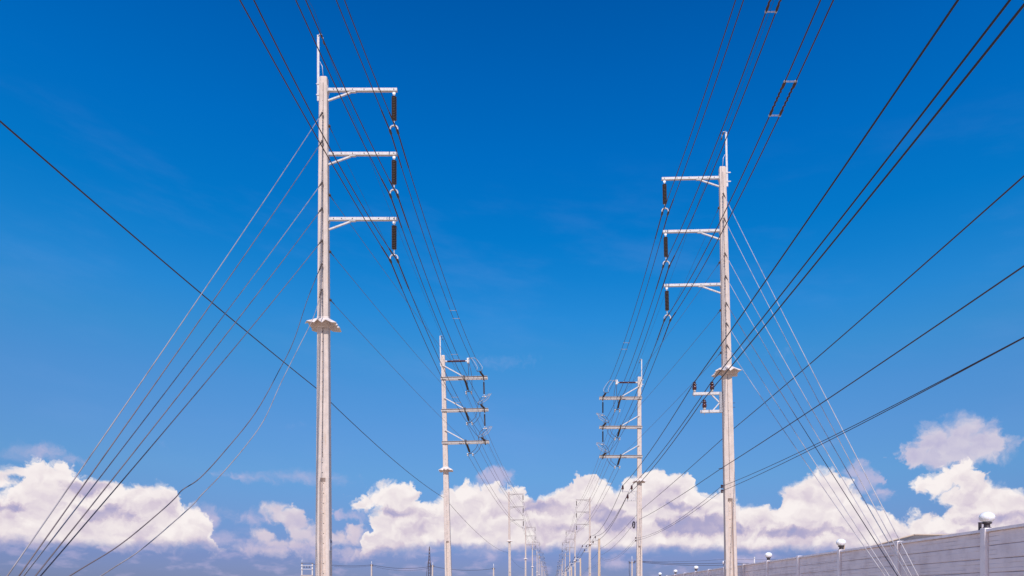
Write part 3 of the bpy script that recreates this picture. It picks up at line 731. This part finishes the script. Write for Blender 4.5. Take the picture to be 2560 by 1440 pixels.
def on_line(key, k, py):                                          # where a pair of conductors stands at a photo row in the visible near span
    out = []
    for j in (0, 1):
        best = None; L_ = LINES[key, k, j]
        for a, b in zip(L_, L_[1:]):
            a, b = Vector(a), Vector(b)
            if min(a.y, b.y) < 3: continue
            ya, yb = to_px(a)[1], to_px(b)[1]
            if (ya - py) * (yb - py) <= 0 and ya != yb: best = a.lerp(b, (py - ya) / (yb - ya))
        out.append(best)
    return out
SPACE = [('L', 0, 776, 'upper left pair, farther of its two'), ('L', 0, 796, 'upper left pair, nearer the second pole'), ('L', 1, 886, 'middle left pair, above the brown post insulator'), ('L', 1, 899, 'middle left pair, at the brown post insulator'), ('L', 2, 993, 'lower left pair, above the second pole arm'), ('L', 2, 1006, 'lower left pair, just over the middle arm'),
         ('R', 0, 857, 'upper right pair over the clear sky'), ('R', 0, 873, 'upper right pair close to the second pole'), ('R', 2, 203, 'lower right pair at the top of the spiral dampers'), ('R', 2, 288, 'lower right pair at the foot of the spiral dampers'), ('R', 1, 29, 'middle right pair at the top edge of the picture')]
for key, k, py, txt in SPACE:
    a, b = on_line(key, k, py)
    if a is None or b is None: continue
    m_ = MB(); t = (b - a).normalized(); lift = Vector((0, 0, .008))
    m_.tube([a + lift * 1.2, b + lift * 1.2], .0045, 6); m_.tube([a - lift * 1.2, b - lift * 1.2], .0045, 6)
    for q in (a, b): m_.lathe(q - t * .03, t, [(0, .012), (.015, .024), (.045, .024), (.06, .012)], 8)
    tag(m_.build('cable_spacer', 'zinc_mid'), f'small pale spacer bar across the {txt}', 'cable spacer', 'spacers between twin cables')
# spiral dampers on the right pairs
for k, y0, y1 in ((2, 206, 284), (1, -60, 24)):
    for j in (0, 1):
        pts = []
        for py in np.linspace(y0, y1, 46):
            p = on_line('R', k, float(py))[j]
            if p is not None: pts.append(p)
        if len(pts) < 6: continue
        path = [p + Vector((math.cos(i * .95), 0, math.sin(i * .95))) * .019 for i, p in enumerate(pts)]
        par = [o for o in bpy.data.objects if o.get('label', '') == f'{"left" if j == 0 else "right"} brown cable of the {PHASE[k]} pair clamped under the near right pole'][0]
        d_ = MB(); d_.tube(path, .013, 6); d_.lathe(pts[0] - Vector((0, 0, .01)), (pts[3] - pts[0]), [(-.05, .012), (0, .032), (.10, .03), (.16, .014)], 8); d_.lathe(pts[-1], (pts[-4] - pts[-1]), [(-.05, .012), (0, .03), (.10, .028), (.16, .014)], 8)
        d_.build('spiral_damper', 'conductor', par)

# thin guy strands from the near poles to the arms of the strain poles
for key, P1, P2, s, sidew, zz in (('L', L1, L2, 1, 'left', [1176, 1003, 861, 740]), ('R', R1, R2, -1, 'right', [971, 834, 714, 608])):
    D1 = P1.location.y
    for i, hpx in enumerate(zz):
        z = CAMZ + hpx * D1 / F
        a = world_of(P1, (s * (hw(z) + .02), .05, z))
        b = world_of(P2, (s * .12, -.2, 17.3 + CAMZ) if i == 0 else (s * MIDX, -.22, SARMS[i - 1] + .02))
        o = cable('span_guy', wire_curve(a, b, .12 if i else .05, 14), [.0085] * 15 if i else [.006] * 15, 'guy_dark' if i else 'dullcable', f'{["topmost", "second", "third", "lowest"][i]} thin strand from the near {sidew} pole down the road to the second one', 'guy wire', 'strands between the first and second poles', 5)
        dirv_ = (Vector(b) - Vector(a)).normalized()
        g = MB(); g.tube([a, a + dirv_ * .38], .016, 6); g.lathe(a - dirv_ * .04, dirv_, [(0, .02), (.03, .045), (.08, .045), (.11, .02)], 8); g.build('guy_grip', 'steel_dark', o)

# guy strands anchored in the ground towards the camera
GL = [(806, 282, 14, 9.8), (806, 352, 43, 9.9), (805.5, 456, 54, 10.0), (805, 521, 83, 10.2), (805, 601, 95, 10.3)]
ORDG = ['first', 'second', 'third', 'fourth', 'fifth', 'sixth', 'seventh']
def grip(o, a, b, L=.55):
    t = (Vector(b) - Vector(a)).normalized(); g = MB()
    g.tube([Vector(a), Vector(a) + t * L], .014, 6); g.lathe(Vector(a) - t * .03, t, [(0, .015), (.02, .035), (.07, .035), (.10, .015)], 8)
    for q in (.12, .2, .28): g.lathe(Vector(a) + t * q, t, [(0, .014), (.01, .026), (.04, .026), (.05, .014)], 8)
    g.build('guy_grip', 'steel_dark', o)
def to_ground(a, b):
    a, b = Vector(a), Vector(b); k = a.z / (a.z - b.z); return a.lerp(b, k)
for i, (px, py, bx, bd) in enumerate(GL):
    a = at(px, py, DL1 - hd(10) - .03); b = at(bx, 1440, bd); e = to_ground(a, b)
    o = cable('guy_wire', wire_curve(a, e, .10, 20), .0098, 'guy_mid' if i in (0, 2) else 'guy_dark', f'{ORDG[i]} from the top of the straight guy wires of the near left pole', 'guy wire', 'guy wires of the near left pole')
    grip(o, a, e)
for i, pts in enumerate(([(804.5, 660, 23.2), (770, 745, 22.2), (735, 850, 20.9), (700, 922, 19.8), (640, 1030, 17.8), (560, 1130, 16.0), (500, 1195, 15.0), (457, 1224, 14.6), (438, 1245, 14.3), (400, 1280, 13.8), (300, 1362, 12.7), (174, 1440, 11.6)],
                         [(804, 724, 23.2), (785, 790, 22.2), (745, 872, 20.8), (702, 958, 19.4), (660, 1050, 18.0), (610, 1120, 16.8), (550, 1190, 15.8), (505, 1236, 15.1), (482, 1262, 14.8), (440, 1300, 14.3), (350, 1376, 13.3), (252, 1440, 12.4)])):
    P = [at(*p) for p in pts]; P.append(to_ground(P[-2], P[-1]))
    o = cable('guy_wire', bez(P, 5), .0105, 'guy_mid' if i else 'guy_dark', f'slack kinked guy wire of the near left pole, {"the one farther left" if i == 0 else "the one nearer the pole"}', 'guy wire', 'guy wires of the near left pole')
    grip(o, P[0], P[1])
GRT = [(1808, 484), (1810, 546), (1812, 633), (1813.5, 690), (1815, 757), (1816, 808), (1817, 863)]
GRB = [(2298, 13.5), (2281, 13.7), (2273, 13.8), (2254, 14.0), (2248, 14.1), (2227, 14.3), (2217, 14.4)]
for i, ((px, py), (bx, bd)) in enumerate(zip(GRT, GRB)):
    a = at(px, py, DR1 - hd(9) - .04); b = at(bx, 1440, bd); e = to_ground(a, b)
    o = cable('guy_wire', wire_curve(a, e, .10, 20), .0098, 'guy' if i != 4 else 'guy_dark', f'{ORDG[i]} from the top of the guy wires of the near right pole', 'guy wire', 'guy wires of the near right pole')
    grip(o, a, e)

# ================================================================== tan poles between the right row
TAN = [(102, 1498, 1346), (157, 1451, 1396), (206, 1429, 1418.5), (249, 1415.3, 1430.5)]
def tan_pole(X, d, ztop, label):
    root = empty('distribution_pole', (X, d, 0), label, 'utility pole', 'short tan concrete poles of the right row')
    w = lambda z: .15 + (ztop - z) * .008
    def ring(z, sh=0): q = w(z) - sh; c = .03; return [(-q + c, -q, z), (q - c, -q, z), (q, -q + c, z), (q, q - c, z), (q - c, q, z), (-q + c, q, z), (-q, q - c, z), (-q, -q + c, z)]
    MB().ring_loft([ring(0), ring(ztop - .03), ring(ztop, .03)]).build('shaft', 'concrete_tan', root)
    return root
zt0 = CAMZ + (HY - 1346) * 102 / F
TP = [tan_pole((1498 - CX) * 102 / F, 102, zt0, 'nearest short tan pole, just right of the third right pole')]
bz = CAMZ + (HY - 1347.5) * 102 / F
hw_keep = hw
hw = lambda z: .15
pins_tan = bracket(TP[0], bz)
hw = hw_keep
index_kids()
for i, (d, px, py) in enumerate(TAN[1:]):
    c = copy_tree(TP[0]); c.location = ((px - CX) * d / F, d, 0); c['label'] = f'{["second", "third", "farthest"][i]} of the short tan poles counted from the camera'
    TP.append(c)

# ================================================================== black cables on the bracket insulators
NB = [[(2395, 0), (2135, 400), (1840, 770)], [(2525, 0), (2200, 420)], [(2560, 15), (2300, 345)]]
chain = [(R1, pins_r1), (R2, pins_r2), (TP[0], pins_tan), (R3, pins_r3), (TP[1], pins_tan), (RP[3], pins_r3), (TP[2], pins_tan), (RP[4], pins_r3), (TP[3], pins_tan)]
for j in range(3):
    P = [world_of(r_, pins[j]) for r_, pins in chain]
    near = at([1733, 1775, 1754.5][j], [960, 960, 1004][j], DR1)
    P[0] = near if (P[0] - near).length < .6 else P[0]
    px_end, py_end = [(2395, 0), (2525, 0), (2560, 12)][j]
    d = F * P[0].x / (px_end - CX); q = Vector((P[0].x, d, CAMZ + (HY - py_end) * d / F))
    t = q + (q - P[0]) * .9 + Vector((0, 0, .3))
    pts = bez([t, q, P[0].lerp(q, .5) - Vector((0, 0, .05)), P[0]], 8)
    for i in range(len(P) - 1):
        sp = (P[i + 1] - P[i]).length; pts += wire_curve(P[i], P[i + 1], sp * sp / 2000.0 if i else .30, 12)[1:]
    cable('insulated_cable', pts, [.0195 + .012 * max(0, p.y - 40) / 200 for p in pts], 'black', f'thick black cable on the {["outer upper", "inner upper", "lower"][j]} brown insulators of the right row', 'power cable', 'thick black cables of the right row')
# thinner cables lower down
def px_cable(name, nodes, sags, r, mat, label, cat, n=10):
    P = [at(*p) for p in nodes]
    pts = [P[0]]
    if not 0 <= nodes[0][0] <= 2560:                              # carry on past the camera
        e = P[0] + (P[0] - P[1]) * ((P[0].y + 7) / (P[1].y - P[0].y)); e.z = P[0].z + .1; pts = [e, P[0].lerp(e, .5) - Vector((0, 0, .05)), P[0]]
    for i in range(len(P) - 1): pts += wire_curve(P[i], P[i + 1], sags[i], n)[1:]
    return cable(name, pts, r, mat, label, cat, None, 6)
px_cable('communication_cable', [(2800, 230, 9.2), (2560, 440, 10.9), (1835, 1071, 28.6), (1602, 1275, 55.7), (1501, 1371.5, 102.2), (1474, 1400, 124.3)], [0, .05, .06, .35, .3], .014, 'dullcable', 'highest thin dark cable at the right edge, passing behind the near right pole', 'cable')
px_cable('communication_cable', [(2800, 500, 8.7), (2560, 665, 10.15), (1803, 1171, 27.95), (1600, 1298, 55.1), (1581, 1314, 58.0), (1503, 1387, 102.1)], [0, .05, .10, 0, .4], .013, 'dullcable', 'middle thin dark cable at the right edge, tied to the near right pole', 'cable')
px_cable('communication_cable', [(2800, 690, 8.3), (2560, 843, 10.0), (1802, 1217, 27.95), (1589, 1345, 55.2), (1503, 1393.5, 101.8), (1471, 1418, 123.7)], [0, .12, .45, .9, .5], .0085, 'dullcable', 'upper of the two close dark cables tied to spools on the near right pole', 'cable')
px_cable('communication_cable', [(2800, 692, 8.3), (2560, 844.5, 10.0), (1802, 1229, 27.95), (1588.5, 1351.5, 55.2), (1503, 1397, 101.8), (1471, 1420, 123.7), (1430, 1452, 206)], [0, .10, .35, .9, .6, .5], .0085, 'dullcable', 'lower of the two close dark cables tied to spools on the near right pole', 'cable')
px_cable('communication_cable', [(-240, 90, 8.2), (0, 303, 10.0), (790, 970, 23.75), (1112, 1246, 51.0), (1268, 1381, 117.5), (1316, 1422, 175)], [0, .06, .3, .8, .9], .014, 'dullcable', 'dark cable crossing the left sky down behind the near left pole', 'cable')
tg = MB(); b0 = at(1803, 1171, 27.95); tg.bar(b0 + Vector((.11, .1, 0)), b0 + Vector((-.10, 0, 0)), .02, .02); tg.lathe(b0, (-.06, 0, -.03), [(0, .012), (.03, .03), (.06, .012)], 8)
o = tg.build('cable_bracket', 'steel_dark', R1); o.matrix_parent_inverse = (Matrix.Translation(R1.location) @ Matrix.Rotation(-0.0215, 4, 'Y')).inverted()
# coil of spare cable on the second right pole
cc = at(1584.5, 1312, 55.2); co = MB(); path = []
for i in range(64):
    a = i / 64 * 2 * math.pi * 4; path.append(cc + Vector((math.cos(a) * (.062 + .012 * (i % 5)), math.sin(a * .13) * .07, math.sin(a) * (.22 + .012 * (i % 7)))))
co.tube(path, .034, 6); tag(co.build('cable_coil', 'black'), 'small coil of spare black cable hung on the left side of the second right pole', 'cable coil')

# ================================================================== white wall with lamps
WX = 8.0
WD = [12.57 + 3.17 * k for k in range(-3, 22)]
def wall_top(d): return CAMZ + 1.215 + max(0, d - 12) * .0042
wall = empty('boundary_wall', (WX, WD[0], 0), 'long white concrete plank wall with posts and coping at the right of the road', 'wall')
wl = lambda mb, name, mat, par=wall: mb.build(name, mat, par)
for i, d in enumerate(WD):
    zt = wall_top(d)
    p = MB(); p.box(-.045, .12, d - WD[0] - .075, d - WD[0] + .075, 0, zt + .02, .006); wl(p, 'post', 'post')
    if i == len(WD) - 1: break
    d1 = WD[i + 1]; y0, y1 = d - WD[0] + .078 + .0, d1 - WD[0] - .10
    b = MB(); zt0_, zt1_ = wall_top(d), wall_top(d1); zm = (zt0_ + zt1_) / 2
    k = 0; z = zm - .065
    while z > 0.05:
        b.box(.004 + .003 * ((k * 7 + i) % 3), .075, y0, y1, max(0, z - .236), z, .006); z -= .248; k += 1
    b.box(.045, .062, d - WD[0] + .07, d1 - WD[0] - .07, .01, zm - .07)
    wl(b, 'plank_panel', 'wall')
    c = MB(); zz0, zz1 = zt0_ - .052, zt1_ - .052
    ya, yb = d - WD[0] + .077, d1 - WD[0] - .077
    c.ring_loft([[(-.035, ya, zz0), (.125, ya, zz0), (.125, ya, zz0 + .05), (-.03, ya, zz0 + .05)], [(-.035, yb, zz1), (.125, yb, zz1), (.125, yb, zz1 + .05), (-.03, yb, zz1 + .05)]])
    wl(c, 'coping', 'post')
LAMPS = [(3, 'largest, at the right end near the picture edge'), (5, 'second from the right, beyond the guy wires'), (7, 'third from the right, just right of the near pole'), (9, 'half hidden behind the near right pole'), (11, 'first left of the near right pole'), (13, 'second left of the near right pole'), (15, 'farthest left, at the low end of the wall')]
def lamp(d, label):
    root = empty('globe_lamp', (WX + .04, d, wall_top(d) + .02), f'white globe lamp on the wall, {label}', 'lamp', 'globe lamps on the wall posts')
    s = MB(); s.lathe((0, 0, 0), (0, 0, 1), [(0, .075), (.012, .075), (.02, .055), (.075, .052), (.085, .08), (.11, .085), (.118, .04)], 16); s.build('lamp_base', 'socket', root)
    g = MB(); g.lathe((0, 0, .10), (0, 0, 1), [(0, .04)] + [(.101 - .101 * math.cos(t), .132 * math.sin(t)) for t in np.linspace(.32, math.pi - .06, 14)] + [(.2018, .004)], 24); g.build('globe', 'globe', root)
    return root
g0 = lamp(WD[3], LAMPS[0][1])
index_kids()
for k, txt in LAMPS[1:]:
    c = copy_tree(g0); c.location = (WX + .04, WD[k], wall_top(WD[k]) + .02); c['label'] = f'white globe lamp on the wall, {txt}'
for k, mat, txt in ((3, 'socket', 'dark upright box behind the largest globe lamp on the wall'), (5, 'concrete_tan', 'tan upright box behind the second globe lamp from the right')):
    d = WD[k] + (.30 if k == 3 else .12); q = .022 if k == 3 else .028
    b = MB(); b.box(-q, q, -q, q, -.02, .15, .004); b.box(-q - .006, q + .006, -q - .006, q + .006, .15, .16, .002)
    tag(b.build('junction_box', mat, None, (WX + (.10 if k == 3 else .155), d, wall_top(d))), txt, 'junction box')
# house roof just showing over the wall
house = empty('house', (17.2, 31.0, 0), 'low house behind the wall, only its dark grey hipped roof showing', 'house')
hb = MB(); hb.box(-3.4, 3.4, -3.6, 3.6, 0, 3.05, .01); hb.build('wall', 'plaster', house)
rf = MB(); e = 4.0; zr0, zr1 = 3.10, 4.22
V4 = [(-e, -e, zr0), (e, -e, zr0), (e, e, zr0), (-e, e, zr0), (-.7, 0, zr1), (1.2, 0, zr1)]
bidx = len(rf.v); rf.v += V4; rf.f += [(0, 1, 5, 4), (1, 2, 5), (2, 3, 4, 5), (3, 0, 4), (3, 2, 1, 0)]; rf.s += [False] * 5
ro = rf.build('roof', 'roof', house)
rd = MB()
for a, b in ((3, 4), (4, 5), (1, 5)): rd.tube([Vector(V4[a]) + Vector((0, 0, .03)), Vector(V4[b]) + Vector((0, 0, .03))], .045, 6)
rd.build('ridge_tile', 'roof_edge', ro)
hb = MB(); hb.box(-3.405, -3.403, -1, .3, .9, 2.1); hb.build('window', 'socket', house)
pp = at(1886, 1395, 42); pb = MB(); pb.tube([(0, 0, 0), (0, 0, pp.z)], .035, 8); pb.lathe((0, 0, pp.z - .01), (0, 0, 1), [(0, .05), (.05, .05), (.08, .01)], 8)
tag(pb.build('vent_pipe', 'clamp', None, (pp.x, 42, 0)), 'thin white pipe standing up behind the wall right of the near right pole', 'pipe')

# ================================================================== far poles, mast and their wires
def far_pole(px, top, mast, d, label, arm=0.0, lean=0.0):
    p = at(px, top, d); root = empty('distribution_pole', (p.x, d, 0), label, 'utility pole', 'small far poles near the horizon', lean)
    z = p.z; k = d / 180.0
    MB().ring_loft([[(x * .20 * k, y * .2 * k, 0) for x, y in ((-1, -1), (1, -1), (1, 1), (-1, 1))], [(x * .16 * k, y * .16 * k, z) for x, y in ((-1, -1), (1, -1), (1, 1), (-1, 1))]]).build('shaft', 'concrete_far', root)
    zm = at(px, mast, d).z
    MB().tube([(0, 0, z - .3), (0, 0, zm)], .06 * k, 6).build('earth_mast', 'clamp', root)
    a = MB(); w = max(arm, .35); a.box(-w, w, -.1, .1, z - .45, z - .27, .01)
    for q in (-.9, 0, .9): a.lathe((q * w, 0, z - .27), (0, 0, 1), [(0, .06), (.15, .11), (.3, .05)], 6)
    a.build('crossarm', 'steel_dark', root)
    return root
far_pole(929, 1411, 1403, 180, 'small far pole standing alone right of the near left pole')
far_pole(1080, 1413, 1406, 190, 'small far pole half hidden beside the dark lattice mast', 0, .02)
far_pole(1234, 1420, 1409, 200, 'small far pole between the second and third left poles')
rp = far_pole(1580, 1403, 1390, 150, 'small far pole with crossarm just left of the second right pole', .7)
h = MB(); z = at(1580, 1403, 150).z
for q in (-.62, -.5): h.tube([(q, 0, z - .4), (q - .05, 0, z - 2.2), (q + .1, .1, z - 3.6)], .03, 5)
h.build('hanging_lead', 'steel_dark', rp)
# transformer frame of two poles
hf = empty('transformer_frame', (at(768, 1440, 170).x, 170, 0), 'far white frame of two poles with crossbars left of the near left pole', 'pole frame')
for sx in (-1, 1): MB().box(sx * 1.3 - .13, sx * 1.3 + .13, -.13, .13, 0, at(0, 1408, 170).z, .02).build('frame_pole', 'clamp', hf)
zf = lambda y: at(0, y, 170).z
for y_, n_, t_ in ((1408, 'steel_dark', .10), (1414.5, 'clamp', .12), (1423, 'clamp', .12), (1438.5, 'roof_edge', .2)):
    MB().box(-1.5, 1.5, -.34, -.15, zf(y_) - t_ / 2, zf(y_) + t_ / 2, .01).build('crossbar', n_, hf)
for x in (-.7, 0, .6):
    MB().lathe((x, -.25, zf(1420)), (0, 0, 1), [(0, .05), (.2, .12), (.4, .06), (.55, .10), (.7, .04)], 6).build('fuse', 'steel_dark', hf)
MB().tube([(-1.3, 0, zf(1409)), (-1.3, 0, zf(1399))], .06, 6).build('earth_mast', 'clamp', hf)
# dark lattice mast
lm = empty('lattice_mast', (at(1073.5, 1440, 400).x, 400, 0), 'dark tapering lattice mast with splayed legs on the horizon', 'mast')
zl = lambda y: at(0, y, 400).z
b = MB(); zt, zk = zl(1371), zl(1405)
for sx, sy in ((-1, -1), (1, -1), (1, 1), (-1, 1)): b.tube([(sx * .85, sy * .85, 0), (sx * .5, sy * .5, zk), (sx * .2, sy * .2, zt)], .09, 4)
for i in range(15):
    z0, z1 = zt * i / 15, zt * (i + 1) / 15; q = lambda z: (.85 + (.5 - .85) * z / zk) if z < zk else (.5 + (.2 - .5) * (z - zk) / (zt - zk))
    for (ax, ay), (bx, by) in (((-1, -1), (1, -1)), ((1, -1), (1, 1)), ((1, 1), (-1, 1)), ((-1, 1), (-1, -1))):
        b.tube([(ax * q(z0), ay * q(z0), z0), (bx * q(z1), by * q(z1), z1)], .04, 4)
        b.tube([(bx * q(z0), by * q(z0), z0), (ax * q(z1), ay * q(z1), z1)], .04, 4)
b.build('lattice_body', 'rust', lm)
b = MB()
for sx in (-1, 1): b.tube([(sx * 2.6, -1.5, 0), (sx * 1.2, -.8, zl(1420)), (sx * .3, -.3, zl(1395))], .12, 5)
b.build('stay', 'rust', lm)
MB().lathe((0, 0, zt), (0, 0, 1), [(0, .25), (.7, .25), (1.2, .08)], 8).build('mast_head', 'steel_dark', lm)
px_cable('far_cable', [(781, 1409.5, 170), (835, 1412.8, 174), (929, 1412, 180), (1080, 1415.5, 190), (1234, 1421.5, 200)], [.3, .25, .8, .8], .05, 'dullcable', 'upper thin far wire strung between the small poles at the left horizon', 'wire')
px_cable('far_cable', [(835, 1415.5, 178), (929, 1414.5, 180), (1080, 1418.5, 190)], [.3, 1.1], .03, 'dullcable', 'lower thin far wire from the lone small pole to the lattice mast', 'wire')
for i, (y0, y1, y2) in enumerate(((1402, 1398, 1392), (1402, 1407.5, 1404), (1404, 1413, 1409))):
    px_cable('far_cable', [(1585, y0, 150), (1812, y1, 152), (2130, y2, 156)], [.35, .35], .028 if i == 0 else .05, 'dullcable', f'{["highest", "middle", "lowest"][i]} of three far wires running right to behind the wall', 'wire')
